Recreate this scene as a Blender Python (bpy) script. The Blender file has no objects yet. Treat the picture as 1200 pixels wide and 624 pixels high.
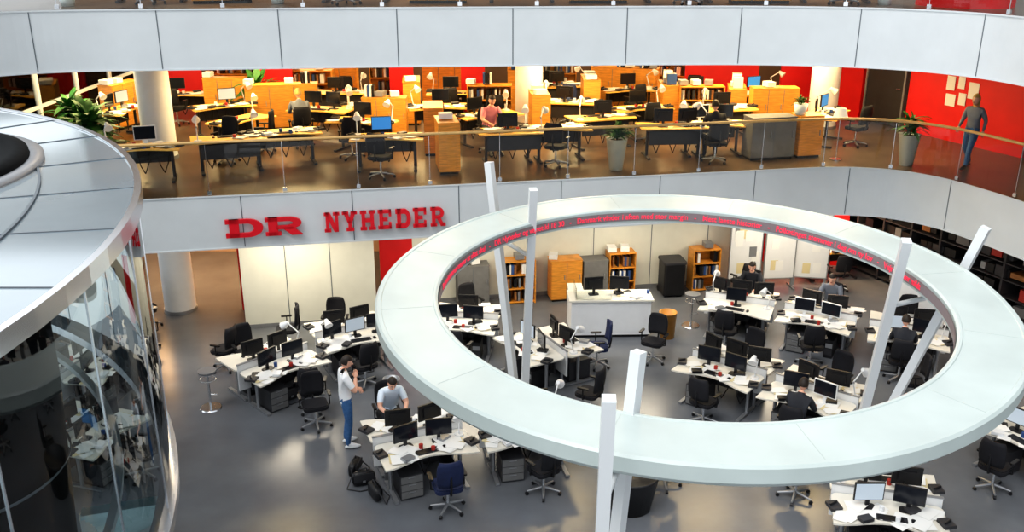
import bpy, math, random
from mathutils import Vector, Matrix
random.seed(7)
sc = bpy.context.scene
R = math.radians

# ------------------------------------------------------------ materials
def mat(name, col, rough=.5, metal=0.0, nz=0.0, scale=6.0, emis=0.0, kind=None, bump=0.0, stretch=None, coat=0.0, ior=1.5, spec=.5):
    m = bpy.data.materials.new(name); m.use_nodes = True
    nt = m.node_tree; N = nt.nodes; L = nt.links
    p = N['Principled BSDF']; out = N['Material Output']
    c4 = (col[0], col[1], col[2], 1)
    p.inputs['Base Color'].default_value = c4
    p.inputs['Roughness'].default_value = rough
    p.inputs['Metallic'].default_value = metal
    p.inputs['Specular IOR Level'].default_value = spec
    if coat: p.inputs['Coat Weight'].default_value = coat; p.inputs['Coat Roughness'].default_value = .1
    if nz > 0 or bump > 0:
        tc = N.new('ShaderNodeTexCoord'); mp = N.new('ShaderNodeMapping')
        if stretch: mp.inputs['Scale'].default_value = stretch
        L.new(tc.outputs['Object'], mp.inputs['Vector'])
        t = N.new('ShaderNodeTexNoise'); t.inputs['Scale'].default_value = scale; t.inputs['Detail'].default_value = 6
        L.new(mp.outputs['Vector'], t.inputs['Vector'])
        if nz > 0:
            r = N.new('ShaderNodeValToRGB')
            r.color_ramp.elements[0].position = .3; r.color_ramp.elements[1].position = .7
            r.color_ramp.elements[0].color = tuple(max(0, c*(1-nz)) for c in col)+(1,)
            r.color_ramp.elements[1].color = tuple(min(1, c*(1+nz)) for c in col)+(1,)
            L.new(t.outputs['Fac'], r.inputs['Fac']); L.new(r.outputs['Color'], p.inputs['Base Color'])
        if bump > 0:
            b = N.new('ShaderNodeBump'); b.inputs['Strength'].default_value = bump; b.inputs['Distance'].default_value = .01
            L.new(t.outputs['Fac'], b.inputs['Height']); L.new(b.outputs['Normal'], p.inputs['Normal'])
    if emis > 0:
        p.inputs['Emission Color'].default_value = c4; p.inputs['Emission Strength'].default_value = emis
    if kind == 'glass':
        tr = N.new('ShaderNodeBsdfTransparent'); tr.inputs['Color'].default_value = c4
        gl = N.new('ShaderNodeBsdfGlossy'); gl.inputs['Roughness'].default_value = rough
        lw = N.new('ShaderNodeFresnel'); lw.inputs['IOR'].default_value = ior
        mx = N.new('ShaderNodeMixShader')
        L.new(lw.outputs['Fac'], mx.inputs['Fac']); L.new(tr.outputs[0], mx.inputs[1]); L.new(gl.outputs[0], mx.inputs[2])
        L.new(mx.outputs[0], out.inputs['Surface'])
    return m

FASC = mat('fascia_panel', (.62,.655,.675), .45, nz=.03, scale=2)
RINGW = mat('ring_enamel', (.50,.57,.56), .35, nz=.07, scale=1.2)
POLEW = mat('pole_enamel', (.72,.75,.77), .35)
WALLW = mat('wall_plaster_white', (.72,.72,.64), .6, nz=.03, scale=3)
COLW = mat('column_white', (.84,.86,.88), .45, nz=.02)
WHITE = mat('white_laminate', (.76,.77,.78), .35, nz=.02)
FLOOR = mat('resin_floor', (.150,.160,.178), .24, nz=.12, scale=1.2)
FLOOR1 = mat('upper_floor', (.10,.070,.048), .3, nz=.2, scale=2)
CEIL = mat('ceiling_paint', (.6,.58,.55), .8, nz=.02)
WOOD = mat('birch_orange', (.70,.30,.045), .4, nz=.22, scale=4, stretch=(1,1,8))
WOODT = mat('desk_wood', (.88,.52,.12), .35, nz=.12, scale=4, stretch=(1,8,1))
WOODD = mat('wood_dark', (.30,.13,.04), .45, nz=.25, scale=4, stretch=(1,1,8))
DESKW = mat('desk_white', (.74,.71,.63), .35, nz=.03)
BLK = mat('black_plastic', (.010,.010,.012), .4, nz=.2)
DRK = mat('dark_grey', (.035,.035,.04), .5, nz=.1)
GRY = mat('grey_metal', (.35,.36,.38), .4, .6, nz=.05)
GRYF = mat('grey_felt', (.17,.17,.17), .9, nz=.1)
CHR = mat('chrome', (.75,.77,.8), .2, 1.0)
BLU = mat('blue_fabric', (.012,.022,.075), .8, nz=.2)
FAB = mat('black_fabric', (.010,.010,.014), .85, nz=.2)
SCR = mat('screen_dark', (.012,.014,.02), .15)
SCRB = mat('screen_blue', (.04,.22,.55), .3, emis=.6)
SCRG = mat('screen_pale', (.40,.46,.52), .3, emis=.35)
RED = mat('red_wall_paint', (.70,.008,.010), .5, nz=.06, scale=2)
SIGN = mat('sign_red', (.70,.006,.02), .35)
LED = mat('led_red', (.80,.04,.09), .5, emis=.5)
LEDB = mat('led_strip_back', (.26,.21,.22), .4)
GLS = mat('rail_glass', (.90,.93,.93), .02, kind='glass')
GLT = mat('curtain_glass', (.56,.67,.70), .02, kind='glass', ior=1.65)
BRS = mat('handrail_oak', (.62,.40,.16), .35, nz=.1)
LEAF = mat('leaf_green', (.03,.14,.025), .5, nz=.4, scale=8)
SOIL = mat('soil', (.03,.02,.012), .9, nz=.3)
POT = mat('pot_white', (.76,.85,.85), .3)
PAP = mat('paper', (.82,.82,.80), .7)
PAPC = mat('paper_colour', (.7,.6,.35), .7)
ORNG = mat('bin_orange', (.55,.26,.05), .45, nz=.1)
ROOFG = mat('pod_roof_glass', (.24,.30,.34), .10, nz=.25, scale=.35, coat=1)
JOINT = mat('joint_dark', (.13,.15,.17), .6)
RJ = mat('ring_joint', (.44,.50,.49), .5)
TREAD = mat('tread_glass_teal', (.60,.80,.82), .3, nz=.05)
SKIN = mat('skin', (.74,.42,.30), .55, nz=.04)
HAIRB = mat('hair_dark', (.02,.012,.008), .6, nz=.3)
HAIRL = mat('hair_blond', (.50,.32,.10), .6, nz=.3)
JEAN = mat('jeans', (.05,.14,.32), .8, nz=.2, scale=20)
TSH = mat('tshirt_white', (.84,.86,.88), .8, nz=.03)
PBLU = mat('shirt_pale_blue', (.70,.79,.88), .8, nz=.04)
PINK = mat('shirt_pink', (.80,.30,.34), .8, nz=.05)
NAVY = mat('cloth_dark', (.02,.022,.03), .8, nz=.2)
GRYC = mat('cloth_grey', (.18,.20,.24), .8, nz=.1)
LIP = mat('lip', (.35,.08,.07), .5)
BOOKR = mat('book_red', (.4,.03,.02), .6)
BOOKB = mat('book_blue', (.03,.08,.25), .6)

# ------------------------------------------------------------ mesh builder
class M:
    def __init__(s): s.v=[]; s.f=[]; s.m=[]; s.s=[]; s.mats=[]
    def mi(s,m):
        if m not in s.mats: s.mats.append(m)
        return s.mats.index(m)
    def add(s,vs,fs,m,smooth=False):
        o=len(s.v); s.v += [tuple(v) for v in vs]; k=s.mi(m)
        for f in fs: s.f.append([i+o for i in f]); s.m.append(k); s.s.append(smooth)
    def box(s,c,d,m,rz=0,rx=0):
        T = Matrix.Translation(c) @ Matrix.Rotation(rz,4,'Z') @ Matrix.Rotation(rx,4,'X')
        x,y,z=d[0]/2,d[1]/2,d[2]/2
        vs=[T@Vector(p) for p in [(-x,-y,-z),(x,-y,-z),(x,y,-z),(-x,y,-z),(-x,-y,z),(x,-y,z),(x,y,z),(-x,y,z)]]
        s.add(vs,[(0,3,2,1),(4,5,6,7),(0,1,5,4),(1,2,6,5),(2,3,7,6),(3,0,4,7)],m)
    def cyl(s,a,b,r1,r2,m,n=12,smooth=True,ph=0.0):
        a=Vector(a); b=Vector(b); d=(b-a)
        if d.length<1e-6: return
        q=d.to_track_quat('Z','Y')
        vs=[]
        for (p,r) in ((a,r1),(b,r2)):
            for i in range(n):
                t=2*math.pi*i/n+ph
                vs.append(p+q@Vector((r*math.cos(t),r*math.sin(t),0)))
        s.add(vs,[(i,(i+1)%n,n+(i+1)%n,n+i) for i in range(n)],m,smooth)
        s.add(vs[:n],[tuple(range(n-1,-1,-1))],m); s.add(vs[n:],[tuple(range(n))],m)
    def tube(s,pts,r,m,n=8):
        rr = r if isinstance(r,(list,tuple)) else [r]*len(pts)
        for i in range(len(pts)-1): s.cyl(pts[i],pts[i+1],rr[i],rr[i+1],m,n)
    def prism(s,poly,z0,z1,m,mt=None,mb=None,smooth=False):
        n=len(poly)
        a=[(p[0],p[1],z0) for p in poly]; b=[(p[0],p[1],z1) for p in poly]
        s.add(a+b,[(i,(i+1)%n,n+(i+1)%n,n+i) for i in range(n)],m,smooth)
        s.add(b,[tuple(range(n))],mt or m); s.add(a,[tuple(range(n-1,-1,-1))],mb or m)
    def lathe(s,c,prof,m,n=32,smooth=True,closed=False):
        k=len(prof); vs=[]
        for i in range(n):
            t=2*math.pi*i/n
            for r,z in prof: vs.append((c[0]+r*math.cos(t),c[1]+r*math.sin(t),c[2]+z))
        fs=[]
        kk = k if closed else k-1
        for i in range(n):
            for j in range(kk):
                j2=(j+1)%k; i2=(i+1)%n
                fs.append((i*k+j,i2*k+j,i2*k+j2,i*k+j2))
        s.add(vs,fs,m,smooth)
    def sph(s,c,r,m,nu=14,nv=10,fn=None,T=None,keep=None):
        vs=[];fs=[]
        for j in range(nv+1):
            ph=math.pi*j/nv
            for i in range(nu):
                t=2*math.pi*i/nu
                p=Vector((math.sin(ph)*math.cos(t),math.sin(ph)*math.sin(t),math.cos(ph)))
                if fn: p=fn(p)
                vs.append(Vector((p.x*r[0],p.y*r[1],p.z*r[2])))
        for j in range(nv):
            for i in range(nu):
                q=(j*nu+i,(j+1)*nu+i,(j+1)*nu+(i+1)%nu,j*nu+(i+1)%nu)
                if keep:
                    cc=sum((vs[k] for k in q),Vector())/4
                    if not keep(Vector((cc.x/r[0],cc.y/r[1],cc.z/r[2]))): continue
                fs.append(q)
        T = T or Matrix.Identity(4)
        vs=[(T@v)+Vector(c) for v in vs]
        s.add(vs,fs,m,True)
    def mesh(s,name):
        me=bpy.data.meshes.new(name); me.from_pydata(s.v,[],s.f)
        for m in s.mats: me.materials.append(m)
        me.polygons.foreach_set('material_index',s.m); me.polygons.foreach_set('use_smooth',s.s)
        me.update(); return me
    def obj(s,name,loc=(0,0,0),rz=0): return inst(name,s.mesh(name),loc,rz)

def inst(name,me,loc=(0,0,0),rz=0,sc_=1.0):
    o=bpy.data.objects.new(name,me); o.location=loc; o.rotation_euler=(0,0,rz)
    if sc_!=1.0: o.scale=(sc_,)*3
    sc.collection.objects.link(o); return o

def catmull(P,n=8):
    out=[]
    P=[Vector((p[0],p[1])) for p in P]
    for i in range(len(P)-1):
        p0=P[max(i-1,0)];p1=P[i];p2=P[i+1];p3=P[min(i+2,len(P)-1)]
        for k in range(n):
            t=k/n
            out.append(.5*((2*p1)+(p2-p0)*t+(2*p0-5*p1+4*p2-p3)*t*t+(3*p1-p0-3*p2+p3)*t**3))
    out.append(P[-1]); return out

# ------------------------------------------------------------ building shell
Z1, Z2, TH = 3.88, 7.58, 1.15
E1 = catmull([(-15,16.9),(-10.9,17.62),(-6.9,18.38),(-.73,19.55),(4.0,20.45),(5.6,20.76),(6.6,20.95),(7.3,21.03),(8.05,20.97),(8.8,20.66),(9.45,19.95),(9.9,18.95),(10.25,17.9),(10.7,16.3),(11.1,14),(11.4,8)],8)
E2 = catmull([(-13.5,14.9),(-11.6,16.0),(-10.2,17.0),(-9.0,17.85),(-7.9,18.2),(-6.6,18.33),(-2.7,18.75),(1,19.0),(3.17,19.1),(4.8,19.1),(6.3,18.85),(7.5,18.35),(8.35,17.55),(8.85,16.4),(9.2,14),(9.5,8)],8)
def slab(name,E,z,mt):
    b=M(); poly=[(p.x,p.y) for p in E]+[(16,8),(16,34),(-11.8,34),(-11.8,18.6),(E[0].x,18.2)]
    b.prism(poly,z-TH,z,FASC,mt,CEIL)
    return b.obj(name)
slab('floor_upper',E1,Z1,FLOOR1)
slab('floor_top',E2,Z2,FLOOR1)
b=M(); b.prism([(-15,-3),(17,-3),(17,34.2),(-11.9,34.2),(-11.9,18),(-15,18)],-.2,0,FLOOR); b.obj('floor')
b=M(); b.box((-60,20,-.35),(120,160,.2),mat('paving_outside',(.75,.76,.76),.8,nz=.05,scale=.5)); b.obj('ground_outside')
b=M(); b.box((2.2,34.1,5.5),(27.8,.2,11),CEIL); b.obj('wall_back')
b=M(); b.box((16.1,21,5.5),(.2,26,11),CEIL); b.obj('wall_right')

def arc_samples(E,step,start=0):
    out=[];acc=-start
    nxt=0
    for i in range(len(E)-1):
        a,c=E[i],E[i+1];L=(c-a).length
        while nxt<=acc+L:
            if nxt>=acc:
                t=(nxt-acc)/L; d=(c-a).normalized(); out.append((a+(c-a)*t,d))
            nxt+=step
        acc+=L
    return out
def joints(name,E,z,step,start):
    b=M()
    for p,d in arc_samples(E,step,start):
        b.box((p.x,p.y,z-TH/2),(.018,.012,TH),JOINT,rz=math.atan2(d.y,d.x))
    for zz,h in ((z-.015,.03),(z-TH+.015,.03)):
        for i in range(len(E)-1):
            a,c=E[i],E[i+1];d=c-a
            b.box(((a.x+c.x)/2,(a.y+c.y)/2,zz),(d.length+.01,.03,h),FASC,rz=math.atan2(d.y,d.x))
    b.obj(name)
joints('trim_1',E1,Z1,2.25,.6)
joints('trim_2',E2,Z2,2.25,1.0)
def railing(name,E,z):
    b=M(); off=.06
    pts=[]
    for i,p in enumerate(E):
        d=(E[min(i+1,len(E)-1)]-E[max(i-1,0)]).normalized(); nrm=Vector((-d.y,d.x))
        pts.append(p+nrm*off)
    n=len(pts)
    vs=[(p.x,p.y,z+.0) for p in pts]+[(p.x,p.y,z+1.04) for p in pts]
    b.add(vs,[(i,i+1,n+i+1,n+i) for i in range(n-1)],GLS)
    b.tube([(p.x,p.y,z+1.09) for p in pts],.032,BRS,8)
    for p,d in arc_samples(pts,1.5):
        b.box((p.x,p.y,z+.53),(.010,.014,1.04),CHR,rz=math.atan2(d.y,d.x))
        b.box((p.x,p.y,z+.05),(.08,.04,.08),CHR,rz=math.atan2(d.y,d.x))
    b.obj(name)
railing('glass_railing',E1,Z1)
railing('glass_railing',E2,Z2)

def column(x,y,z0,z1,r=.38):
    b=M(); b.cyl((0,0,0),(0,0,z1-z0),r,r,COLW,28); b.cyl((0,0,0),(0,0,.08),r+.02,r+.02,GRY,28)
    b.obj('round_column',(x,y,z0))
column(-8.3,21.9,0,Z1-TH); column(-8.3,21.9,Z1,Z2-TH)
column(.47,26.2,Z1,Z2-TH); column(8.45,25.6,Z1,Z2-TH)

def wall_seg(name,a,c,z0,z1,m,th=.12,panels=0):
    a=Vector(a);c=Vector(c);d=c-a;L=d.length;ang=math.atan2(d.y,d.x)
    b=M(); b.box((L/2,0,(z1-z0)/2),(L,th,z1-z0),m)
    if panels:
        for i in range(1,panels): b.box((L*i/panels,-th/2-.002,(z1-z0)/2),(.02,.006,z1-z0),JOINT)
        b.box((L/2,-th/2-.006,.05),(L,.012,.1),GRY)
    return b.obj(name,(a.x,a.y,z0),ang)
wall_seg('wall_partition',(-6.35,20.75),(-3.3,21.3),0,Z1-TH,WALLW,panels=3)
wall_seg('wall_ground',(-2.5,22.35),(6.7,24.1),0,Z1-TH,WALLW,panels=6)
wall_seg('wall_red',(-3.3,22.2),(-2.5,22.35),0,Z1-TH,RED)
wall_seg('wall_warm',(-11.3,26.5),(-3,26.5),0,Z1-TH,mat('wall_warm',(.6,.42,.28),.7,nz=.04))
wall_seg('wall_red',(-6.75,21.9),(-6.4,22.0),0,Z1-TH,RED)
wall_seg('wall_red',(7.2,25.6),(9.4,25.2),0,Z1-TH,RED)
wall_seg('wall_red',(9.3,28.2),(9.9,26.7),Z1,Z2-TH,RED)
wall_seg('wall_red',(10.6,25.2),(12.1,21.9),Z1,Z2-TH,RED)
wall_seg('wall_red',(8.9,28.4),(9.25,28.2),Z1,Z2-TH,RED)
wall_seg('wall_side',(12.85,20.4),(14.5,16.0),Z1,Z2-TH,WOODD)
def door(name,a,c,z,h,m):
    a=Vector(a);c=Vector(c);d=c-a;L=d.length
    b=M(); b.box((L/2,0,h/2),(L-.12,.05,h-.08),m)
    for x in (.03,L-.03): b.box((x,0,h/2),(.06,.12,h),GRY)
    b.box((L/2,0,h-.03),(L,.12,.06),GRY); b.box((L-.2,-.06,1.05),(.14,.05,.03),CHR)
    b.obj(name,(a.x,a.y,z),math.atan2(d.y,d.x))
door('door_1',(9.94,26.6),(10.54,25.32),Z1,2.5,DRK)
door('door_2',(12.16,21.78),(12.78,20.56),Z1,2.5,WOOD)
b=M()
for (x,z,w,h) in ((0,0,.25,.35),(.32,.05,.2,.3),(.05,-.42,.3,.3),(.4,-.35,.22,.3),(.7,-.1,.3,.4)): b.box((x,0,z),(w,.01,h),PAP)
d_=Vector((12.1-10.6,21.9-25.2)).normalized()
nn=Vector((d_.y,-d_.x))
if nn.y>0 and nn.x>0: nn=-nn
pp=Vector((11.15,23.99))+nn*.075
b.obj('notice_papers',(pp.x,pp.y,Z1+1.45),math.atan2(d_.y,d_.x))
for x0,x1,y in ((-10.4,-9.3,28.5),(-7.2,-6.3,27.3),(-3.6,-2.9,28.0),(-1.5,-.8,28.0),(3.0,3.6,29.5),(5.2,7.4,28.6),(7.9,8.8,28.0)):
    wall_seg('wall_red',(x0,y),(x1,y),Z1,Z2-TH,RED)
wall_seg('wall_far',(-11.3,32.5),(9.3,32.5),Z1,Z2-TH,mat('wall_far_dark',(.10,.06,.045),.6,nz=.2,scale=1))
wall_seg('wall_top_back',(-11,24),(9.3,24),Z2,Z2+3,mat('wall_top',(.25,.15,.09),.6,nz=.3,scale=1))

b=M()
for z0,z1 in ((0,Z1-TH),(Z1,Z2-TH)):
    for i in range(8):
        y=18.8+i*2.15
        b.box((-11.6,y,(z0+z1)/2),(.1,.12,z1-z0),WHITE)
    for zz in (z0+.05,z1-.05,z0+1.0): b.box((-11.6,26.2,zz),(.08,15.0,.08),WHITE)
    b.box((-11.6,26.2,(z0+z1)/2),(.01,15.0,z1-z0),GLS)
b.obj('window_1')

# ------------------------------------------------------------ ring
RC=(2.44,12.3); RO,RI=4.32,3.47; RZ=4.255
b=M()
prof=[(RI,-.25),(RI,-.02),(RI+.03,0),(RI+.06,0),(RI+.07,-.012),(RO-.09,-.012),(RO-.08,0),(RO-.03,0),(RO,-.03),(RO,-.20),(RO-.06,-.27),(RI+.05,-.27)]
b.lathe((0,0,0),prof,RINGW,n=160,smooth=False,closed=True)
for k in range(12):
    a=2*math.pi*(k+.3)/12
    b.box(((RO+RI)/2*math.cos(a),(RO+RI)/2*math.sin(a),-.0118),(RO-RI-.17,.008,.004),RJ,rz=a)
b.lathe((0,0,0),[(RI-.012,-.21),(RI-.012,-.06)],LEDB,n=160,smooth=False)
ring=b.obj('suspended_ring',(RC[0],RC[1],RZ)); ring.rotation_euler=(R(2.6),0,0)
cu=bpy.data.curves.new('ticker','FONT'); cu.body=('Statsministeren mener at skat skal   -   DR Nyheder og vejret kl 18 30   -   Danmark vinder i aften med stor margin   -   Mest laeste historier   -   Folketinget stemmer i dag om ny lov   -   Vejret bliver mildt')
cu.size=.135; cu.extrude=.003; cu.offset=.0015
to=bpy.data.objects.new('ticker',cu); sc.collection.objects.link(to)
dg=bpy.context.evaluated_depsgraph_get(); me=bpy.data.meshes.new_from_object(to.evaluated_get(dg))
bpy.data.objects.remove(to)
W=max(v.co.x for v in me.vertices); span=R(168)*RI; a0=R(174)
for v in me.vertices:
    a=a0-(v.co.x/W*span)/RI; r=RI-.018-v.co.z
    v.co=Vector((r*math.cos(a),r*math.sin(a),-.178+v.co.y))
me.materials.clear(); me.materials.append(LED)
t=inst('led_ticker_text',me); t.parent=ring

FEET=[]
def pole_pair(foot,t1,t2):
    foot=Vector(foot);t1=Vector(t1);t2=Vector(t2); FEET.append(foot.xy)
    b=M()
    d=(t1-t2); d.z=0; d.normalize()
    for tp,s_ in ((t1,1),(t2,-1)):
        f=foot+d*.09*s_
        b.cyl(f,tp,.092,.092,POLEW,4,False,ph=math.pi/4)
    def at(tp,s_,z):
        f=foot+d*.09*s_; return f+(tp-f)*(z/tp.z)
    b.cyl(at(t1,1,3.72),at(t2,-1,3.72),.04,.04,POLEW,8)
    b.cyl((foot.x,foot.y,0),(foot.x,foot.y,.04),.3,.3,GRY,20)
    b.obj('ring_support_poles')
pole_pair((.17,16.0,0),(-.41,16.4,5.09),(.35,15.0,4.97))
pole_pair((5.94,14.3,0),(7.0,13.3,4.84),(5.55,12.6,4.87))
pole_pair((.95,8.6,0),(.884,7.68,4.97),(1.34,9.1,4.78))

# ------------------------------------------------------------ sign letters
def arcband(cx,cy,ro,ri,a0,a1,n=14):
    q=[]
    for i in range(n):
        s0=a0+(a1-a0)*i/n; s1=a0+(a1-a0)*(i+1)/n
        q.append([(cx+ri[0]*math.cos(s0),cy+ri[1]*math.sin(s0)),(cx+ro[0]*math.cos(s0),cy+ro[1]*math.sin(s0)),(cx+ro[0]*math.cos(s1),cy+ro[1]*math.sin(s1)),(cx+ri[0]*math.cos(s1),cy+ri[1]*math.sin(s1))])
    return q
def rc(x0,y0,x1,y1): return [(x0,y0),(x1,y0),(x1,y1),(x0,y1)]
H=math.pi/2
G={
'N':[rc(.1,0,.3,1),rc(.7,0,.9,1),[(.1,1),(.62,0),(.9,0),(.38,1)],rc(0,0,.42,.15),rc(0,.85,.3,1),rc(.58,.85,1,1)],
'Y':[[(.08,1),(.36,.42),(.6,.42),(.34,1)],[(.62,1),(.38,.42),(.62,.42),(.9,1)],rc(.38,0,.61,.5),rc(.24,0,.75,.15),rc(0,.86,.42,1),rc(.56,.86,.98,1)],
'H':[rc(.1,0,.33,1),rc(.67,0,.9,1),rc(.3,.42,.7,.59),rc(0,0,.43,.15),rc(.57,0,1,.15),rc(0,.85,.43,1),rc(.57,.85,1,1)],
'E':[rc(.1,0,.34,1),rc(0,0,.88,.17),rc(0,.83,.88,1),rc(.3,.42,.64,.58),rc(.72,0,.88,.34),rc(.72,.66,.88,1)],
'D':[rc(.1,0,.36,1),rc(0,0,.60,.24),rc(0,.76,.60,1)]+arcband(.58,.5,(.42,.5),(.17,.26),-H,H),
'R':[rc(.1,0,.33,1),rc(0,.84,.52,1),rc(.3,.40,.52,.55),[(.40,.46),(.68,0),(.94,0),(.64,.5)],rc(0,0,.43,.15),rc(.66,0,1,.15)]+arcband(.5,.7,(.40,.30),(.17,.15),-H,H),
'Q':[rc(.08,0,.34,1),rc(0,.78,.62,1),rc(.3,.34,.62,.54),[(.44,.42),(.70,0),(1.0,0),(.74,.46)],rc(0,0,.42,.2)]+arcband(.62,.67,(.36,.33),(.13,.11),-H,H)}
def sign(name,text,xa,xb,z0,z1,gap=.06):
    n=len(text); ya=19.69+.19*xa; yb=19.69+.19*xb
    L=math.hypot(xb-xa,yb-ya); w=(L+gap)/n-gap; h=z1-z0
    b=M()
    for i,ch in enumerate(text):
        for poly in G[ch]:
            pts=[(i*(w+gap)+p[0]*w,p[1]*h) for p in poly]
            k=len(pts)
            vs=[(p[0],-.06,p[1]) for p in pts]+[(p[0],.0,p[1]) for p in pts]
            b.add(vs,[tuple(range(k)),tuple(range(2*k-1,k-1,-1))]+[(j,(j+1)%k,k+(j+1)%k,k+j)[::-1] for j in range(k)],SIGN)
    return b.obj(name,(xa,ya-.05,z0),math.atan2(yb-ya,xb-xa))
sign('sign_dr','DQ',-5.89,-4.37,2.99,3.38,.04)
sign('sign_nyheder','NYHEDER',-3.93,-1.43,3.0,3.42,.05)

# ------------------------------------------------------------ glass pod (left)
PC=(-11.3,6.24); PR=8.1; PT=6.6; PB=3.5
b=M()
b.lathe((PC[0],PC[1],0),[(0,PT-.12),(PR,PT-.12),(PR,PT),(0,PT)],ROOFG,n=120,smooth=False)
for rr,w in ((PR+.02,.05),(PR-.9,.018),(PR-2.6,.018)):
    b.lathe((PC[0],PC[1],0),[(rr-w,PT+.004),(rr-w,PT+.02),(rr+w*.3,PT+.02),(rr+w*.3,PT-.14 if rr>PR else PT+.004)],CHR if rr>PR else JOINT,n=120,smooth=False)
for k in range(36):
    a=2*math.pi*k/36
    b.box((PC[0]+(PR-1.3)*math.cos(a),PC[1]+(PR-1.3)*math.sin(a),PT+.004),(2.6,.014,.008),JOINT,rz=a)
n=120
vs=[];
for zz in (PB,PT-.12):
    for i in range(n):
        a=2*math.pi*i/n; vs.append((PC[0]+(PR-.03)*math.cos(a),PC[1]+(PR-.03)*math.sin(a),zz))
b.add(vs,[(i,(i+1)%n,n+(i+1)%n,n+i) for i in range(n)],GLT,True)
for k in range(36):
    a=2*math.pi*(k+.3)/36
    x,y=PC[0]+(PR-.03)*math.cos(a),PC[1]+(PR-.03)*math.sin(a)
    b.box((x,y,(PB+PT)/2),(.016,.014,PT-PB-.1),CHR,rz=a)
b.lathe((PC[0],PC[1],0),[(PR-.16,PB-.1),(PR-.16,PB+.02),(PR+.03,PB+.02),(PR+.03,PB-.1)],CHR,n=120,smooth=False,closed=True)
b.lathe((PC[0],PC[1],0),[(PR-.62,PB-.1),(PR-.62,PB-.02),(PR-.54,PB-.02),(PR-.54,PB-.1)],WHITE,n=120,smooth=False,closed=True)
b.obj('glass_pod')
BG=mat('black_matt',(.004,.005,.006),.7,spec=.08)
b=M(); b.lathe((0,0,0),[(2.15,0),(2.15,.1),(2.0,.13),(1.95,.09),(0,.09)],BG,n=64); b.lathe((0,0,0),[(2.3,0),(2.3,.05),(2.16,.05)],GRY,n=64)
b.obj('round_skylight',(-7.3,9.35,PT))
b=M(); b.lathe((0,0,0),[(0,0),(1.0,0),(1.15,1.5),(1.3,4.2),(1.3,6.46),(0,6.46)],BG,n=48)
b.lathe((0,0,3.3),[(1.27,0),(1.29,.03),(1.29,.05)],GRY,n=48)
b.obj('black_round_column',(-6.3,9.1,0))
b=M(); ns=20; r0,r1=7.15,7.95
for i in range(ns):
    a=R(50-1.7*i); a2=R(50-1.7*(i+1)+.45); z=.165*(i+1)
    P4=[(PC[0]+r*math.cos(t),PC[1]+r*math.sin(t)) for r,t in ((r0,a2),(r1,a2),(r1,a),(r0,a))]
    b.prism(P4,z-.05,z,TREAD)
for rr in (r0,r1):
    prev=None
    for i in range(ns+1):
        a=R(50-1.7*i); p=(PC[0]+rr*math.cos(a),PC[1]+rr*math.sin(a),.165*i+.02)
        if prev:
            b.add([(prev[0],prev[1],max(prev[2]-.2,0)),(p[0],p[1],max(p[2]-.2,0)),(p[0],p[1],p[2]+.05),(prev[0],prev[1],prev[2]+.05)],[(0,1,2,3)],WHITE)
        prev=p
b.obj('curved_staircase')

# ------------------------------------------------------------ furniture templates
def rrect(w,d,r=.08,n=4):
    out=[]
    for cx,cy,a in ((w/2-r,d/2-r,0),(-w/2+r,d/2-r,H),(-w/2+r,-d/2+r,2*H),(w/2-r,-d/2+r,3*H)):
        for i in range(n+1):
            t=a+H*i/n; out.append((cx+r*math.cos(t),cy+r*math.sin(t)))
    return out
def chair_mesh(F):
    b=M()
    for k in range(5):
        a=2*math.pi*k/5+.3; e=(.29*math.cos(a),.29*math.sin(a))
        b.cyl((0,0,.12),(e[0],e[1],.075),.03,.016,GRY,8)
        b.cyl((e[0]-.02*math.sin(a),e[1]+.02*math.cos(a),.03),(e[0]+.02*math.sin(a),e[1]-.02*math.cos(a),.03),.03,.03,BLK,10)
    b.cyl((0,0,.1),(0,0,.4),.028,.022,CHR,10)
    b.box((0,0,.405),(.2,.25,.04),BLK)
    b.prism(rrect(.46,.44,.1),.425,.455,F); b.prism([(x*1.03,y*1.03) for x,y in rrect(.46,.44,.1)],.45,.49,F); b.prism([(x*.93,y*.93) for x,y in rrect(.46,.44,.1)],.485,.505,F)
    vs=[];nx,nz=8,7
    for s_ in (0,1):
        for j in range(nz+1):
            z=.58+.46*j/nz; hw=.22-(.05*(abs(j/nz-.45)/.55)**3)
            for i in range(nx+1):
                u=-1+2*i/nx
                y=-.235+.055*u*u-.04*math.sin(j/nz*2)+(-.04 if s_ else 0)
                vs.append((u*hw,y,z))
    K=(nx+1)*(nz+1);fs=[]
    for j in range(nz):
        for i in range(nx):
            q=(j*(nx+1)+i,j*(nx+1)+i+1,(j+1)*(nx+1)+i+1,(j+1)*(nx+1)+i)
            fs.append(q[::-1]); fs.append(tuple(x+K for x in q))
    for i in range(nx):
        fs.append((i,i+1,K+i+1,K+i)); t=nz*(nx+1)+i; fs.append((t+1,t,K+t,K+t+1))
    for j in range(nz):
        a=j*(nx+1);c=a+nx+1; fs.append((c,a,K+a,K+c)); a+=nx;c+=nx; fs.append((a,c,K+c,K+a))
    b.add(vs,fs,F,True)
    b.tube([(0,-.12,.41),(0,-.27,.44),(0,-.30,.62),(0,-.29,.8)],.02,BLK,8)
    for s_ in (-1,1):
        b.tube([(s_*.2,0,.42),(s_*.28,0,.44),(s_*.28,0,.66)],.014,BLK,6); b.prism([(s_*.28+x,y) for x,y in rrect(.06,.24,.025)],.66,.69,BLK)
    return b.mesh('office_chair')
CHB=chair_mesh(FAB); CHU=chair_mesh(BLU); CH=[CHB]*9+[CHU]
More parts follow.
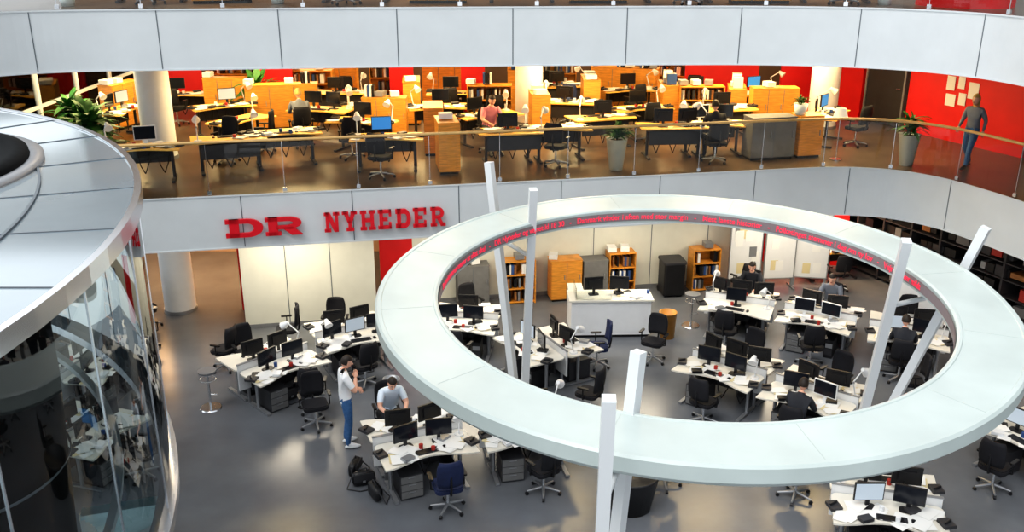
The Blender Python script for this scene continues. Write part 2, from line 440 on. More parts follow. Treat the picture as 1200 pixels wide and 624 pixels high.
def desk_mesh(top,frame,w=1.62,d=.86):
    b=M(); n=14
    poly=[]
    for i in range(n+1):
        u=-1+2*i/n; poly.append((u*w/2,-d/2+.2*math.cos(u*H)**2))
    for i in range(5): 
        t=i/4*H; poly.append((w/2-.12+.12*math.cos(t),d/2-.12+.12*math.sin(t)))
    for i in range(5):
        t=H+i/4*H; poly.append((-w/2+.12+.12*math.cos(t),d/2-.12+.12*math.sin(t)))
    b.prism(poly,.715,.745,top)
    for s_ in (-1,1):
        b.cyl((s_*.62,.08,.03),(s_*.62,.08,.7),.035,.035,frame,10); b.box((s_*.62,.02,.03),(.07,.72,.04),frame)
        b.box((s_*.62,.02,.69),(.06,.6,.04),frame)
    b.box((0,.1,.66),(1.2,.05,.06),frame); b.box((0,.28,.5),(1.25,.02,.32),DRK); b.box((0,.2,.62),(1.1,.14,.02),BLK)
    for k,x in enumerate((-.45,-.1,.3)):
        b.tube([(x,.2,.62),(x+.05,.16,.3),(x+.12,.2,.12),(x+.22,.24,.35),(x+.25,.22,.61)],.012,BLK,5)
    return b.mesh('office_desk')
DW=desk_mesh(DESKW,GRY); DO=desk_mesh(WOODT,DRK)
def mon_mesh(S,shell=BLK,w=.45,h=.30):
    b=M(); b.prism(rrect(.24,.17,.05),0,.015,shell); b.box((0,.02,.1),(.06,.03,.2),shell)
    b.box((0,0,.13+h/2),(w,.035,h),shell); b.box((0,.03,.13+h/2),(w*.6,.03,h*.6),shell)
    b.box((0,-.0185,.13+h/2),(w-.03,.003,h-.03),S)
    return b.mesh('computer_monitor')
m0=mon_mesh(SCR); mg=mon_mesh(SCRG); mb_=mon_mesh(SCRB); mw=mon_mesh(SCR,WHITE)
MON=[m0]*13+[mg,mg,mw,mb_]
b=M(); b.prism(rrect(.44,.15,.02),0,.018,DRK)
for r_ in range(4): b.box((-.02,-.05+.033*r_,.022),(.37,.024,.008),BLK)
b.prism([(.3+x,y) for x,y in rrect(.06,.1,.028)],0,.025,BLK); KB=b.mesh('keyboard')
def paper_mesh(seed):
    r=random.Random(seed); b=M()
    for i in range(9): b.box((r.uniform(-.3,.3),r.uniform(-.16,.16),.003+.003*i),(.21,.297,.002),PAP if r.random()<.88 else [PAPC,BLK,PAPC][i%3],rz=r.uniform(-1,1))
    b.cyl((.33,.1,0),(.33,.1,.09),.035,.038,[BOOKR,BOOKB,WHITE][seed%3],12)
    b.box((-.36,.08,.03),(.18,.22,.05),DRK,rz=.3); b.tube([(-.42,.04,.07),(-.32,.14,.07)],.018,BLK)
    b.box((.05,-.2,.04),(.2,.14,.05),[BLK,WHITE,DRK,GRY][seed%4],rz=.5)
    return b.mesh('paper_stack')
PM=[paper_mesh(i) for i in range(4)]
b=M(); b.cyl((0,0,0),(0,0,.03),.09,.08,WHITE,16); b.tube([(0,0,.03),(0,.12,.34),(0,-.14,.52)],.014,WHITE,6)
b.cyl((0,-.12,.53),(0,-.26,.43),.035,.09,WHITE,14); b.sph((0,.12,.34),(.022,.022,.022),GRY,8,6); LAMP=b.mesh('desk_lamp')
b=M(); b.box((0,0,.22),(.19,.42,.42),BLK); b.box((0,-.212,.3),(.16,.004,.1),GRY); b.box((0,-.212,.15),(.16,.004,.14),DRK); PC_=b.mesh('computer_tower')
b=M(); b.box((0,0,.60),(1.6,.03,.56),WHITE); b.box((0,0,.885),(1.62,.045,.02),GRY)
for s_ in (-1,1): b.box((s_*.6,0,.16),(.05,.04,.32),GRY)
DIV=b.mesh('desk_divider')
b=M(); b.box((0,0,.24),(.4,.5,.44),DRK)
for i in range(3): b.box((0,-.252,.1+.14*i),(.37,.008,.125),GRYF); b.box((0,-.26,.14+.14*i),(.12,.01,.012),GRY)
for sx in (-1,1):
    for sy in (-1,1): b.cyl((sx*.15,sy*.2,0),(sx*.15,sy*.2,.03),.02,.02,BLK,8)
PED=b.mesh('drawer_pedestal')
def bagf(p):
    e=.55; f=lambda t:math.copysign(abs(t)**e,t); return Vector((f(p.x),f(p.y),f(p.z)))
b=M(); b.sph((0,0,.13),(.2,.075,.13),BLK,18,12,bagf); b.box((0,-.078,.17),(.34,.012,.14),DRK); b.box((0,-.086,.10),(.05,.01,.04),GRY)
b.tube([(-.07,.0,.26),(-.06,.0,.31),(.06,0,.31),(.07,.0,.26)],.011,DRK,6); b.tube([(-.19,.0,.2),(-.3,-.08,.015),(-.1,-.22,.012),(.2,-.2,.012),(.19,.0,.2)],.011,DRK,6); BAG=b.mesh('laptop_bag')

rnd=random.Random(3)
DESKS=[]; CABS=[]; PEOPLE=[]
def blocked(x,y,z,lst,r): return any(abs(z-c[2])<1 and math.hypot(x-c[0],y-c[1])<r for c in lst)
def station(x,y,rz,z=0,wood=False,chair=True,lamp=None):
    def P(lx,ly,lz=0): 
        return (x+lx*math.cos(rz)-ly*math.sin(rz),y+lx*math.sin(rz)+ly*math.cos(rz),z+lz)
    DESKS.append((x,y,z))
    inst('office_desk',DO if wood else DW,(x,y,z),rz)
    nm=rnd.choice([2,2,2,3,1]) if not wood else rnd.choice([0,1,1,1,2])
    xs={0:[],1:[rnd.uniform(-.2,.2)],2:[-.3,.28],3:[-.5,0,.5]}[nm]
    for mx in xs:
        inst('computer_monitor',rnd.choice(MON),P(mx,.16+rnd.uniform(-.03,.03),.745),rz-mx*.6+rnd.uniform(-.1,.1))
    inst('keyboard',KB,P(rnd.uniform(-.1,.1),-.1,.745),rz+rnd.uniform(-.1,.1))
    inst('paper_stack',rnd.choice(PM),P(-.42,-.05,.745),rz+rnd.uniform(-.3,.3))
    if rnd.random()<.75: inst('paper_stack',rnd.choice(PM),P(.42,-.02,.745),rz+rnd.uniform(-.3,.3)+3.1)
    if lamp if lamp is not None else rnd.random()<.6: inst('desk_lamp',LAMP,P(rnd.choice([-.66,.66]),.22,.745),rz+rnd.uniform(-.6,.6))
    if not wood:
        if rnd.random()<.6: inst('computer_tower',PC_,P(.38,.02,.0),rz)
        inst('drawer_pedestal',PED,P(-.34,-.02),rz)
        if rnd.random()<.35: inst('laptop_bag',BAG,P(.05,.0),rz)
    if chair and not (wood and rnd.random()<.3):
        cp=P(rnd.uniform(-.15,.15),-.66-rnd.uniform(0,.12)); cr=rz+rnd.uniform(-.7,.7)
        if not blocked(cp[0],cp[1],z,CABS,.8) and not blocked(cp[0],cp[1],z,PEOPLE,.6) and all((Vector(cp[:2])-f).length>.65 for f in FEET):
            inst('office_chair',rnd.choice(CH) if chair is True else chair,cp,cr)
def pair(x,y,deg,z=0,wood=False,ch=(True,True),div=True):
    rz=R(deg)
    for s_,c in ((-1,ch[0]),(1,ch[1])):
        ox,oy=-s_*.46*math.sin(rz),s_*.46*math.cos(rz)
        station(x+ox,y+oy,rz if s_<0 else rz+math.pi,z,wood,c)
    if div: inst('desk_divider',DIV,(x,y,z),rz)

SEATS=[('seated_man',-2.28,15.62,200,0),('seated_person',5.9,21.7,158,0),('seated_person',7.6,20.85,150,0),('seated_person',8.15,17.95,-22,0),('seated_person',5.1,15.05,-38,0),
  ('seated_person',-.55,22.55,200,Z1),('seated_person',-5.2,23.1,20,Z1),('seated_person',4.7,21.45,5,Z1)]
PEOPLE=[(a[1],a[2],a[4]) for a in SEATS]
pair(-4.85,17.4,44); pair(-3.5,18.85,27)
pair(-1.1,19.6,-6); pair(.75,18.2,-62,ch=(False,True))
pair(-1.62,14.35,22,ch=(CHU,False)); pair(.2,14.85,12)
pair(4.35,17.15,-38); pair(5.75,16.0,-38)
pair(5.35,20.6,-22,ch=(True,False)); pair(7.0,19.8,-30,ch=(True,False)); pair(8.65,18.9,-22,ch=(False,True))
pair(5.75,12.45,-15); pair(9.2,14.4,-62)
pair(-8.6,17.2,78); pair(-7.5,14.6,72); pair(-9.4,20.0,60)
for (x,y,a) in ((2.6,14.0,40),(4.75,13.6,10),(-3.75,16.0,200),(1.5,16.5,60),(3.1,18.9,150),(8.0,17.0,80),(5.9,22.7,30),(-6.6,23.6,80),(-6.2,18.5,70),(-5.1,19.6,100),(-8.7,20.8,-70)):
    if not blocked(x,y,0,DESKS,.85) and not blocked(x,y,0,PEOPLE,.7): inst('office_chair',CHB,(x,y,0),R(a))
for (x,y,a) in ((-2.55,14.0,20),(-2.3,13.6,120),(-2.75,14.35,80),(5.0,18.2,30),(6.8,17.6,10)):
    inst('laptop_bag',BAG,(x,y,0),R(a))

b=M(); b.lathe((0,0,0),[(0,0),(.34,0),(.46,.62),(.48,.66),(.44,.66),(.42,.6),(0,.55)],BLK,n=32); b.obj('black_waste_tub',(1.95,13.35,0))
def bin_(name,x,y,r,h,m,z=0):
    b=M(); b.lathe((0,0,0),[(0,0),(r*.82,0),(r,h),(r*1.05,h),(r*1.05,h+.02),(r*.93,h+.02),(r*.8,.03),(0,.03)],m,n=24); b.obj(name,(x,y,z))
bin_('waste_bin',3.62,20.2,.2,.62,ORNG); bin_('waste_basket',-2.45,17.2,.17,.4,GRY)
b=M(); b.prism(rrect(.56,.6,.06),.06,.9,BLK); b.prism(rrect(.6,.66,.06),.9,.96,DRK); b.tube([(-.25,.33,.93),(.25,.33,.93)],.02,BLK)
for s_ in (-1,1): b.cyl((s_*.24,.26,.08),(s_*.28,.26,.08),.08,.08,BLK,14)
for s_ in (-1,1): b.box((s_*.2,-.2,.03),(.06,.06,.06),BLK)
b.obj('wheelie_bin',(4.15,23.0,0),R(8))
b=M(); b.box((0,0,.5),(1.85,.6,.84),WHITE); b.box((0,.02,.04),(1.8,.5,.08),BLK); b.box((0,0,.94),(1.95,.7,.04),DESKW)
b.box((-.05,-.303,.5),(1.7,.006,.7),WHITE); b.box((-.75,.42,.92),(.35,.9,.04),DESKW); b.box((-.75,.5,.45),(.32,.7,.9),WHITE)
b.box((-.82,.0,1.1),(.02,.6,.3),GLS); b.box((-.4,-.28,1.06),(.8,.02,.22),GLS); b.obj('reception_counter',(2.28,20.45,0),R(2))
inst('computer_monitor',m0,(2.5,20.55,.96),R(170)); inst('computer_monitor',m0,(1.9,20.5,.96),R(190)); inst('paper_stack',PM[1],(2.85,20.45,.96),0)
b=M(); b.cyl((0,0,0),(0,0,.02),.22,.2,CHR,24); b.cyl((0,0,.02),(0,0,.78),.025,.025,CHR,10); b.lathe((0,0,.62),[(.15,0),(.165,.01),(.15,.02)],CHR,20,closed=True)
b.cyl((0,0,.78),(0,0,.82),.17,.18,GRY,24); b.tube([(0,0,.3),(.15,0,.3),(.15,0,.32)],.012,CHR); ST=b.mesh('bar_stool')
inst('bar_stool',ST,(-6.0,16.75,0)); inst('bar_stool',ST,(4.3,20.9,0))

def cabinet(name,x,y,rz,w,d,h,m,z=0,doors=2,kind='doors',top=True):
    b=M(); t=.025
    if kind=='doors':
        b.box((0,0,h/2+.03),(w,d,h-.06),m); b.box((0,.01,.03),(w-.06,d-.06,.06),BLK); b.box((0,0,h-.01),(w+.02,d+.02,.025),m)
        for i in range(doors):
            cx=-w/2+w*(i+.5)/doors
            b.box((cx,-d/2-.008,h/2+.03),(w/doors-.015,.016,h-.12),m); b.box((cx+w/doors*.35,-d/2-.024,h*.6),(.015,.02,.14),GRY)
            if i: b.box((-w/2+w*i/doors,-d/2-.012,h/2),(.012,.012,h-.1),JOINT)
    else:
        for s_ in (-1,1): b.box((s_*(w/2-t/2),0,h/2),(t,d,h),m)
        b.box((0,d/2-.01,h/2),(w,.02,h),m)
        ns=max(2,int(h/.36))
        rr=random.Random(int(x*100+y*7))
        for i in range(ns+1):
            zz=.04+(h-.06)*i/ns; b.box((0,0,zz),(w-2*t,d-.02,t),m)
            if i<ns:
                px=-w/2+.05
                while px<w/2-.1:
                    ww=rr.uniform(.03,.08)
                    if rr.random()<.6: b.box((px+ww/2,-.03,zz+.02+.13),(ww*.9,d*.6,.25),rr.choice([PAP,PAP,BOOKB,BLK,BLK,GRY,WOODD,DRK]))
                    px+=ww
    if top:
        rr=random.Random(int(x*37+y*11)); px=-w/2+.1
        while px<w/2-.15:
            k=rr.random()
            if k<.45: b.box((px,.02,h+.02+.06),(.22,.3,.12),rr.choice([PAP,WHITE,GRY,PAP]),rz=rr.uniform(-.3,.3))
            elif k<.6:
                for j in range(4): b.box((px+.06*j,.0,h+.015+.14),(.05,.25,.28),rr.choice([BLK,BOOKB,BLK,PAP]))
            px+=.35
    b.obj(name,(x,y,z),rz)
al=math.atan(.19)
yw=lambda x:22.83+.19*x
cabinet('bookcase',.15,yw(.15)-.4,al,.85,.4,1.15,WOOD,kind='open')
cabinet('wood_cabinet',1.35,yw(1.35)-.42,al,.8,.45,1.1,WOOD,doors=2)
cabinet('grey_cabinet',2.1,yw(2.1)-.42,al,.65,.45,1.05,GRYF,doors=1)
cabinet('bookcase',2.8,yw(2.8)-.42,al,.7,.42,1.2,WOOD,kind='open')
cabinet('bookcase',5.05,yw(5.05)-.42,al,.75,.42,1.15,WOOD,kind='open')
cabinet('grey_cabinet',-1.0,yw(-1)-.4,al,.8,.4,1.1,GRYF,kind='doors')
def board(x,y,rz,w,h,m,papers=0):
    b=M(); b.box((0,0,h/2+.25),(w,.05,h),GRY); b.box((0,-.027,h/2+.25),(w-.06,.004,h-.06),m)
    for s_ in (-1,1): b.box((s_*(w/2-.05),0,.13),(.05,.05,.26),GRY); b.box((s_*(w/2-.05),0,.02),(.05,.5,.04),GRY)
    rr=random.Random(papers)
    for i in range(papers): b.box((rr.uniform(-w/2+.15,w/2-.15),-.032-.001*i,rr.uniform(.5,h+.05)),(.2,.004,.28),rr.choice([PAP,PAP,PAP,PAPC,GRY]),rz=0)
    b.obj('whiteboard',(x,y,0),rz)
board(6.1,23.3,R(8),.9,2.0,WHITE,14); board(7.05,23.45,R(5),.85,1.8,WHITE,4); board(7.9,23.5,R(-10),.9,1.8,WHITE,6)
inst('office_desk',DO,(8.7,24.3,0),R(10)); inst('office_chair',CHB,(8.6,23.3,0),R(10)); inst('paper_stack',PM[2],(8.7,24.3,.745),0)
b=M(); b.box((0,0,.6),(1.3,.04,1.1),WHITE); b.box((-.55,0,.03),(.06,.5,.06),GRY); b.box((.55,0,.03),(.06,.5,.06),GRY); b.obj('screen_partition',(9.6,20.5,0),R(-50))
a=Vector((9.8,25.0)); c=Vector((13.2,17.3)); d=c-a; L=d.length
b=M(); rr=random.Random(5)
b.box((L/2,.35,1.3),(L,.04,2.6),BLK)
for i in range(10): b.box((L*i/9,0,1.3),(.06,.6,2.6),DRK)
for k in range(7):
    zz=.1+k*.4; b.box((L/2,0,zz),(L,.6,.03),DRK)
    px=.2
    while px<L-.4 and k<6:
        ww=rr.uniform(.15,.45)
        if rr.random()<.7: b.box((px+ww/2,-.02,zz+.14),(ww*.9,.4,rr.uniform(.12,.3)),rr.choice([BLK,DRK,GRYF,BLK,BOOKR,GRY,WOODD]))
        px+=ww
b.obj('storage_rack',(a.x,a.y,0),math.atan2(d.y,d.x))

def plant(name,loc,h,spread,pot='tall',n=60,seed=1):
    rr=random.Random(seed); b=M(); ph=0
    if pot=='tall': ph=.72; b.lathe((0,0,0),[(0,0),(.15,0),(.24,ph),(.25,ph),(.22,ph),(.21,ph-.05),(0,ph-.05)],POT,24)
    if pot=='low': ph=.25; b.lathe((0,0,0),[(0,0),(.12,0),(.17,ph),(.15,ph),(.14,ph-.04),(0,ph-.04)],BLK if h>.8 else POT,20)
    b.cyl((0,0,ph-.06),(0,0,ph-.035),.14,.14,SOIL,16)
    for i in range(4): b.tube([(0,0,ph-.05),(rr.uniform(-.1,.1),rr.uniform(-.1,.1),ph+h*.5)],.01,SOIL,5)
    for i in range(n):
        a=rr.uniform(0,6.28); el=rr.uniform(.1,1.35); base=Vector((rr.uniform(-.06,.06),rr.uniform(-.06,.06),ph+rr.uniform(0,h*.55)))
        l=rr.uniform(.5,1)*spread; w=l*.10
        dr=Vector((math.cos(a)*math.cos(el),math.sin(a)*math.cos(el),math.sin(el))); sd=Vector((-math.sin(a),math.cos(a),0))
        pts=[]
        for k in range(5):
            t=k/4; p=base+dr*l*t+Vector((0,0,-.45*l*t*t)); ww=w*math.sin(math.pi*(.12+.88*t))*(1 if k<4 else .05)
            pts+= [p-sd*ww,p+Vector((0,0,-.01)),p+sd*ww]
        b.add(pts,[(3*k+j,3*k+j+1,3*k+j+4,3*k+j+3) for k in range(4) for j in range(2)],LEAF,True)
    b.obj(name,loc)
plant('potted_plant',(2.34,20.75,Z1),.35,.5,'tall',80,1)
plant('potted_plant',(9.05,21.2,Z1),.6,.55,'tall',80,2)
plant('potted_plant',(-9.7,21.4,Z1),1.5,1.05,'low',210,3)
plant('potted_plant',(-10.5,22.4,Z1),1.6,1.0,'low',170,5)
plant('potted_plant',(-7.0,25.9,Z1),1.6,1.0,'low',130,4)
plant('potted_plant',(6.75,22.0,Z1+1.02),.2,.25,'low',40,6)
for i,(x,y) in enumerate(((-8.6,18.9),(-4.7,19.6),(2.0,20.3),(7.4,19.4))): plant('potted_plant',(x,y,Z2),.4,.5,'low',40,10+i)
b=M(); b.cyl((0,0,0),(0,0,.03),.14,.14,CHR,20); b.cyl((0,0,.03),(0,0,1.1),.012,.012,CHR,8); b.lathe((0,0,1.0),[(.17,0),(.11,.22)],mat('lampshade',(.85,.8,.65),.7,emis=.3),20); b.obj('floor_lamp',(7.6,21.7,Z1))

# ------------------------------------------------------------ upper newsroom
UP=[(-7.9,19.7,15),(-6.3,20.7,-160),(-5.2,21.3,20),(-2.8,20.8,5),(0.0,21.5,190),(1.0,21.8,10),(3.8,22.1,185),(4.8,22.3,5),
    (-7.6,24.7,30),(-4.9,24.2,-15),(-3.7,25.0,200),(1.6,25.4,170),(3.3,24.4,20),(5.5,24.4,190),
    (-9.3,26.6,10),(-4.9,27.0,180),(-1.6,26.8,0),(1.4,28.2,190),(3.4,27.4,10),(5.1,27.2,170),(7.0,26.9,20),
    (-10,24.2,80),(-6.6,22.8,60),(-3.6,22.6,-20),(-.6,23.5,30),(2.2,23.2,-160),(-1.9,24.6,10),(7.9,23.6,60)]
CB=[(-6.2,25.5,10,1.9,1.2,'doors'),(-3.7,29.2,5,1.3,1.25,'open'),(-2.0,29.3,0,1.5,1.2,'doors'),(-1.45,20.75,100,.9,1.15,'doors'),(-.6,25.4,0,1.2,1.2,'open'),
    (3.4,28.7,-20,2.4,1.2,'doors'),(5.6,29.6,-20,2.2,1.2,'open'),(-8.4,29.7,0,2.0,1.3,'open'),(-5.6,29.6,0,1.6,1.3,'doors'),(1.0,29.8,0,2.0,1.3,'open'),
    (6.9,24.9,0,1.2,1.2,'doors'),(4.3,26.0,90,1.1,1.15,'doors'),(-2.8,26.4,95,1.2,1.2,'doors'),(-10.6,25.7,70,1.2,1.2,'doors'),(-1.9,22.6,95,1.0,1.15,'doors'),
    (-7.9,26.3,0,1.2,1.25,'doors'),(-3.2,23.7,0,1.1,1.15,'doors'),(.7,24.4,95,1.0,1.15,'doors'),(5.0,25.6,0,1.2,1.15,'open'),(2.2,26.7,90,1.2,1.2,'doors'),(-5.9,28.2,0,1.2,1.2,'open'),(0.1,27.9,90,1.2,1.3,'doors'),(6.1,25.7,80,1.1,1.1,'doors')]
fixed=[(x,y) for x,y,a in UP]+[(a[1],a[2]) for a in SEATS if a[4]>0]
done=[]
for x,y,a,w,h,k in CB:
    p=Vector((x,y))
    for it in range(30):
        mv=Vector((0,0))
        for q in fixed:
            dq=p-Vector(q)
            if dq.length<1.02: mv+=dq.normalized()*(1.03-dq.length)
        for q in done:
            dq=p-Vector(q[:2])
            if dq.length<.9: mv+=dq.normalized()*(.92-dq.length)
        if mv.length<1e-3: break
        p+=mv
    done.append((p.x,p.y,a,w,h,k)); CABS.append((p.x,p.y,Z1))
for x,y,a in UP: station(x,y,R(a),Z1,True,True,rnd.random()<.95)
for x,y,a,w,h,k in done: cabinet('wood_cabinet',x,y,R(a),min(w,2.0),.45,h,WOOD,Z1,doors=3,kind=k)
cabinet('grey_cabinet',6.05,21.95,R(12),1.1,.5,1.0,GRYF,Z1,doors=2,top=False); cabinet('wood_cabinet',6.98,22.15,R(12),.6,.5,1.0,WOOD,Z1,doors=1,top=False)
for i,(x,a,k) in enumerate(((-7.4,10,0),(-5.9,20,1),(-3.2,0,0),(-1.5,0,1),(.2,0,0),(1.75,0,1),(3.4,0,0),(5,0,1),(6.6,-10,0))):
    y=19.9 if x<4 else 19.8
    if k: cabinet('wood_cabinet',x,y,R(a),1.2,.45,1.0,WOOD,Z2,doors=3)
    else: station(x,y+.2,R(a),Z2,True,True,False)
b=M(); b.cyl((0,0,0),(0,0,1.3),.9,.9,RED,32); b.obj('wall_red_curved',(8.9,19.2,Z2))

# ------------------------------------------------------------ people
def human(name,J,loc,rz,shirt,pants,hair,sleeve='short',long_hair=False,hyaw=0,hpitch=0,shoe=None,scale=1.0):
    shoe=shoe or BLK
    V=Vector
    J={k:V(v) for k,v in J.items()}
    for s_ in 'LR':
        J['sl'+s_]=J['sh'+s_].lerp(J['el'+s_],.62)
        J['cf'+s_]=J['kn'+s_].lerp(J['an'+s_],.35)
        J['fa'+s_]=J['el'+s_].lerp(J['wr'+s_],.3)
    rad={'pel':(.16,.12),'spi':(.14,.105),'che':(.175,.12),'nb':(.08,.075),'nt':(.054,.057)}
    for s_ in 'LR':
        rad.update({'sh'+s_:(.078,.076),'sl'+s_:(.064,.064),'el'+s_:(.046,.046),'fa'+s_:(.045,.045),'wr'+s_:(.03,.03),'hip'+s_:(.108,.108),'kn'+s_:(.068,.068),'cf'+s_:(.063,.063),'an'+s_:(.048,.048),'to'+s_:(.035,.038)})
    names=list(rad.keys()); names.remove('pel'); names=['pel']+names
    fore = SKIN if sleeve=='short' else shirt
    bones=[('pel','spi',shirt),('spi','che',shirt),('che','nb',shirt),('nb','nt',SKIN)]
    for s_ in 'LR':
        bones+=[('che','sh'+s_,shirt),('sh'+s_,'sl'+s_,shirt),('sl'+s_,'el'+s_,fore),('el'+s_,'fa'+s_,fore),('fa'+s_,'wr'+s_,fore),('pel','hip'+s_,pants),('hip'+s_,'kn'+s_,pants),('kn'+s_,'cf'+s_,pants),('cf'+s_,'an'+s_,pants),('an'+s_,'to'+s_,shoe)]
    me=bpy.data.meshes.new('tmp'); me.from_pydata([J[n] for n in names],[(names.index(a),names.index(c)) for a,c,_ in bones],[])
    o=bpy.data.objects.new('tmp',me); sc.collection.objects.link(o)
    md=o.modifiers.new('s','SKIN'); md.use_smooth_shade=True
    sv=me.skin_vertices[0].data
    for i,n in enumerate(names): sv[i].radius=rad[n]; sv[i].use_root=(i==0)
    m2=o.modifiers.new('d','SUBSURF'); m2.levels=2; m2.render_levels=2
    dg=bpy.context.evaluated_depsgraph_get(); dg.update()
    ev=bpy.data.meshes.new_from_object(o.evaluated_get(dg)); bpy.data.objects.remove(o)
    b=M()
    vs=[v.co.copy() for v in ev.vertices]
    groups={}
    for p in ev.polygons:
        c=p.center; best=None
        for a,d,mm in bones:
            A,B=J[a],J[d]; ab=B-A; t=max(0,min(1,(c-A).dot(ab)/max(ab.dot(ab),1e-9)))
            dist=(c-(A+ab*t)).length-(rad[a][0]*(1-t)+rad[d][0]*t)
            if best is None or dist<best[0]: best=(dist,mm)
        groups.setdefault(best[1].name,(best[1],[]))[1].append(tuple(p.vertices))
    base=len(b.v); b.v+=[tuple(v) for v in vs]
    for mm,fl in groups.values():
        k=b.mi(mm)
        for f in fl: b.f.append([i+base for i in f]); b.m.append(k); b.s.append(True)
    HT=Matrix.Rotation(hyaw,4,'Z')@Matrix.Rotation(hpitch,4,'X')
    hc=J['nt']+HT@V((0,.025,.10))
    def hf(p):
        q=p.copy(); t=max(0,-p.z)
        q.x*=1-.32*t*t; q.y*=1-.12*t; 
        if p.y>.0: q.y+=.06*t
        return q
    b.sph(hc,(.078,.096,.12),SKIN,20,16,hf,HT)
    for s_ in (-1,1):
        b.sph(hc+HT@V((s_*.03,.084,.005)),(.011,.008,.008),WHITE,8,6,None,HT); b.sph(hc+HT@V((s_*.03,.091,.005)),(.006,.004,.006),HAIRB,8,6,None,HT)
        b.sph(hc+HT@V((s_*.079,-.005,-.005)),(.01,.02,.03),SKIN,8,6,None,HT)
        b.sph(hc+HT@V((s_*.03,.089,.028)),(.017,.006,.004),hair,8,4,None,HT)
    b.cyl(hc+HT@V((0,.09,.008)),hc+HT@V((0,.114,-.028)),.007,.014,SKIN,8); b.sph(hc+HT@V((0,.105,-.028)),(.015,.013,.01),SKIN,8,6,None,HT)
    b.sph(hc+HT@V((0,.09,-.058)),(.024,.008,.007),LIP,10,6,None,HT)
    if long_hair: kp=lambda p: (p.z>.35) or (p.y<.25 and p.z>-1.1)
    else: kp=lambda p: (p.z>.42) or (p.y<.1 and p.z>-.35 )
    b.sph(hc+HT@V((0,-.008,.012)),(.09,.104,.124 if not long_hair else .145),hair,20,16,None,HT,kp)
    if long_hair: b.sph(hc+HT@V((0,-.06,-.12)),(.085,.045,.13),hair,14,10,None,HT)
    for s_ in 'LR':
        d=(J['wr'+s_]-J['el'+s_]).normalized()
        side=d.cross(V((0,0,1)) if abs(d.z)<.9 else V((0,1,0))).normalized(); nr=side.cross(d).normalized()
        T=Matrix((side,nr,d)).transposed().to_4x4()
        pc=J['wr'+s_]+d*.045
        b.sph(pc,(.042,.02,.055),SKIN,12,8,None,T)
        for i,l in enumerate((.066,.076,.07,.054)):
            ox=(-.03+.02*i)
            p0=pc+side*ox+d*.035; p1=p0+d*l*.5-nr*.008; p2=p1+d*l*.35-nr*.022; p3=p2+d*l*.12-nr*.02
            b.tube([p0,p1,p2,p3],[.0095,.009,.008,.006],SKIN,7)
        p0=pc-side*.034-d*.01; p1=p0-side*.025+d*.03; p2=p1+d*.028-nr*.01
        b.tube([p0,p1,p2],[.012,.01,.007],SKIN,7)
    for s_ in 'LR':
        a=J['an'+s_]; t=J['to'+s_]; dd=(t-a); dd.z=0; dd.normalize()
        ctr=(a+t)/2; zz=t.z-.035
        T=Matrix.Rotation(math.atan2(dd.y,dd.x)-H,4,'Z')
        b.sph((ctr.x,ctr.y,zz+.03),(.048,.145,.042),shoe,14,8,lambda p:Vector((p.x,p.y,max(p.z,-.7))),T)
    o=b.obj(name,loc,rz); o.scale=(scale,)*3; return o
def stand(**k):
    J=dict(pel=(0,0,.96),spi=(0,-.01,1.14),che=(0,0,1.32),nb=(0,-.015,1.48),nt=(0,.01,1.565),
      shL=(-.18,0,1.43),elL=(-.25,-.04,1.15),wrL=(-.24,.08,.9),shR=(.18,0,1.43),elR=(.25,-.04,1.15),wrR=(.24,.08,.9),
      hipL=(-.095,0,.9),knL=(-.11,.02,.5),anL=(-.12,-.03,.09),toL=(-.14,.14,.045),hipR=(.095,0,.9),knR=(.11,.02,.5),anR=(.12,-.03,.09),toR=(.14,.14,.045))
    J.update(k); return J
def sit(lean=.12,**k):
    J=dict(pel=(0,-.02,.6),spi=(0,.0+lean*.2,.78),che=(0,lean*.6,.96),nb=(0,lean,1.12),nt=(0,lean+.04,1.2),
      shL=(-.18,lean*.9,1.07),elL=(-.25,lean+.1,.84),wrL=(-.16,lean+.33,.80),shR=(.18,lean*.9,1.07),elR=(.25,lean+.1,.84),wrR=(.16,lean+.33,.80),
      hipL=(-.1,.04,.58),knL=(-.13,.44,.55),anL=(-.13,.42,.1),toL=(-.14,.58,.045),hipR=(.1,.04,.58),knR=(.13,.44,.55),anR=(.13,.42,.1),toR=(.14,.58,.045))
    J.update(k); return J
human('standing_man',stand(elL=(-.27,.02,1.16),wrL=(-.02,.2,1.12),elR=(.22,.14,1.15),wrR=(.05,.19,1.36),knL=(-.12,.05,.5)),(-3.02,15.3,0),R(-70),TSH,JEAN,HAIRB,hpitch=-.3,shoe=TSH,scale=1.02)
SH=[PBLU,NAVY,GRYC,NAVY,NAVY,PINK,GRYC,NAVY]
for i,(nm,x,y,dg_,z) in enumerate(SEATS):
    human(nm,sit(.25 if i==0 else .14),(x,y,z),R(dg_),SH[i],NAVY,HAIRB if i!=6 else HAIRL,sleeve='short' if i in (0,5) else 'long',hpitch=-.45 if i==0 else -.25)
    inst('office_chair',CHB,(x,y,z),R(dg_))
human('standing_woman',stand(knL=(-.10,.16,.52),anL=(-.1,.24,.1),toL=(-.11,.41,.06),knR=(.10,.0,.5),anR=(.1,-.28,.13),toR=(.11,-.13,.05),elL=(-.24,-.12,1.18),wrL=(-.22,-.1,.93),elR=(.25,.04,1.16),wrR=(.2,.25,1.02)),(10.3,20.9,Z1),R(125),GRYC,JEAN,HAIRL,sleeve='long',long_hair=True,scale=.93)

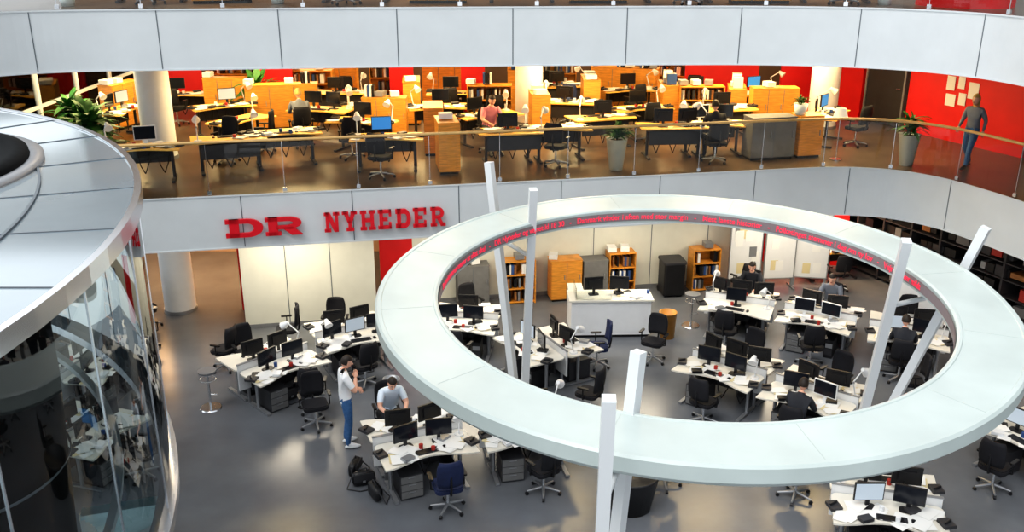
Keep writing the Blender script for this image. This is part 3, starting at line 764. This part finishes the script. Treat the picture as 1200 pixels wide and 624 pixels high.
# ------------------------------------------------------------ lights
w=bpy.data.worlds.new('sky'); sc.world=w; w.use_nodes=True
N=w.node_tree.nodes; L_=w.node_tree.links
bg=N['Background']; bg.inputs['Color'].default_value=(.92,.96,1,1)
tc=N.new('ShaderNodeTexCoord'); sx=N.new('ShaderNodeSeparateXYZ'); mr=N.new('ShaderNodeMapRange')
L_.new(tc.outputs['Generated'],sx.inputs[0]); L_.new(sx.outputs['X'],mr.inputs['Value'])
mr.inputs['From Min'].default_value=-1; mr.inputs['From Max'].default_value=1; mr.inputs['To Min'].default_value=1.6; mr.inputs['To Max'].default_value=.55
L_.new(mr.outputs['Result'],bg.inputs['Strength'])
s=bpy.data.lights.new('sun','SUN'); s.energy=1.4; s.angle=R(30); s.color=(1,.96,.90)
so=bpy.data.objects.new('sun',s); so.rotation_euler=(R(24),R(-22),0); sc.collection.objects.link(so)
def unseen_ceiling_light(x,y,z,e,col,sx=1.6,sy=.9):  # unseen ceiling fixtures, added to brighten the dark areas under the slabs
    b=M(); b.box((0,0,.03),(sx+.06,sy+.06,.06),WHITE); f=b.obj('unseen_ceiling_lamp',(x,y,z-.06))
    l=bpy.data.lights.new('lamp','AREA'); l.shape='RECTANGLE'; l.size=sx; l.size_y=sy; l.energy=e; l.color=col
    o=bpy.data.objects.new('unseen_lamp_light',l); o.location=(0,0,-.01); sc.collection.objects.link(o); o.parent=f
for x in (-10,-6.2,-2.4,1.4,5.2,8.0):
    for y in (22.4,25.2,29.8):
        unseen_ceiling_light(x,y,Z2-TH,115,(1,.74,.36))
for x in (-5,-1,3,7): unseen_ceiling_light(x,20.6+.19*x,Z1-TH,72,(1,.87,.66))
for x in (-9.5,-6.5): unseen_ceiling_light(x,24,Z1-TH,110,(1,.58,.26))
for x,y,e in ((11.9,17,50),(8.4,24.2,100)): unseen_ceiling_light(x,y,Z1-TH,e,(1,.7,.42))
for x in (-7,-2,3,7): unseen_ceiling_light(x,21.5,Z2+3.0,110,(1,.8,.55))
b=M(); b.box((0,26,Z2+3.1),(28,14,.1),CEIL); b.obj('ceiling')

# ------------------------------------------------------------ camera
cam=bpy.data.cameras.new('cam'); cam.sensor_width=36; cam.lens=33.15
co=bpy.data.objects.new('camera',cam); co.location=(0,0,9); co.rotation_euler=(R(90-19.7),0,0); sc.collection.objects.link(co); sc.camera=co
sc.view_settings.view_transform='Standard'
for lk in ('Medium High Contrast','Standard - Medium High Contrast','None'):
    try:
        sc.view_settings.look=lk; break
    except Exception: pass
sc.view_settings.exposure=.1
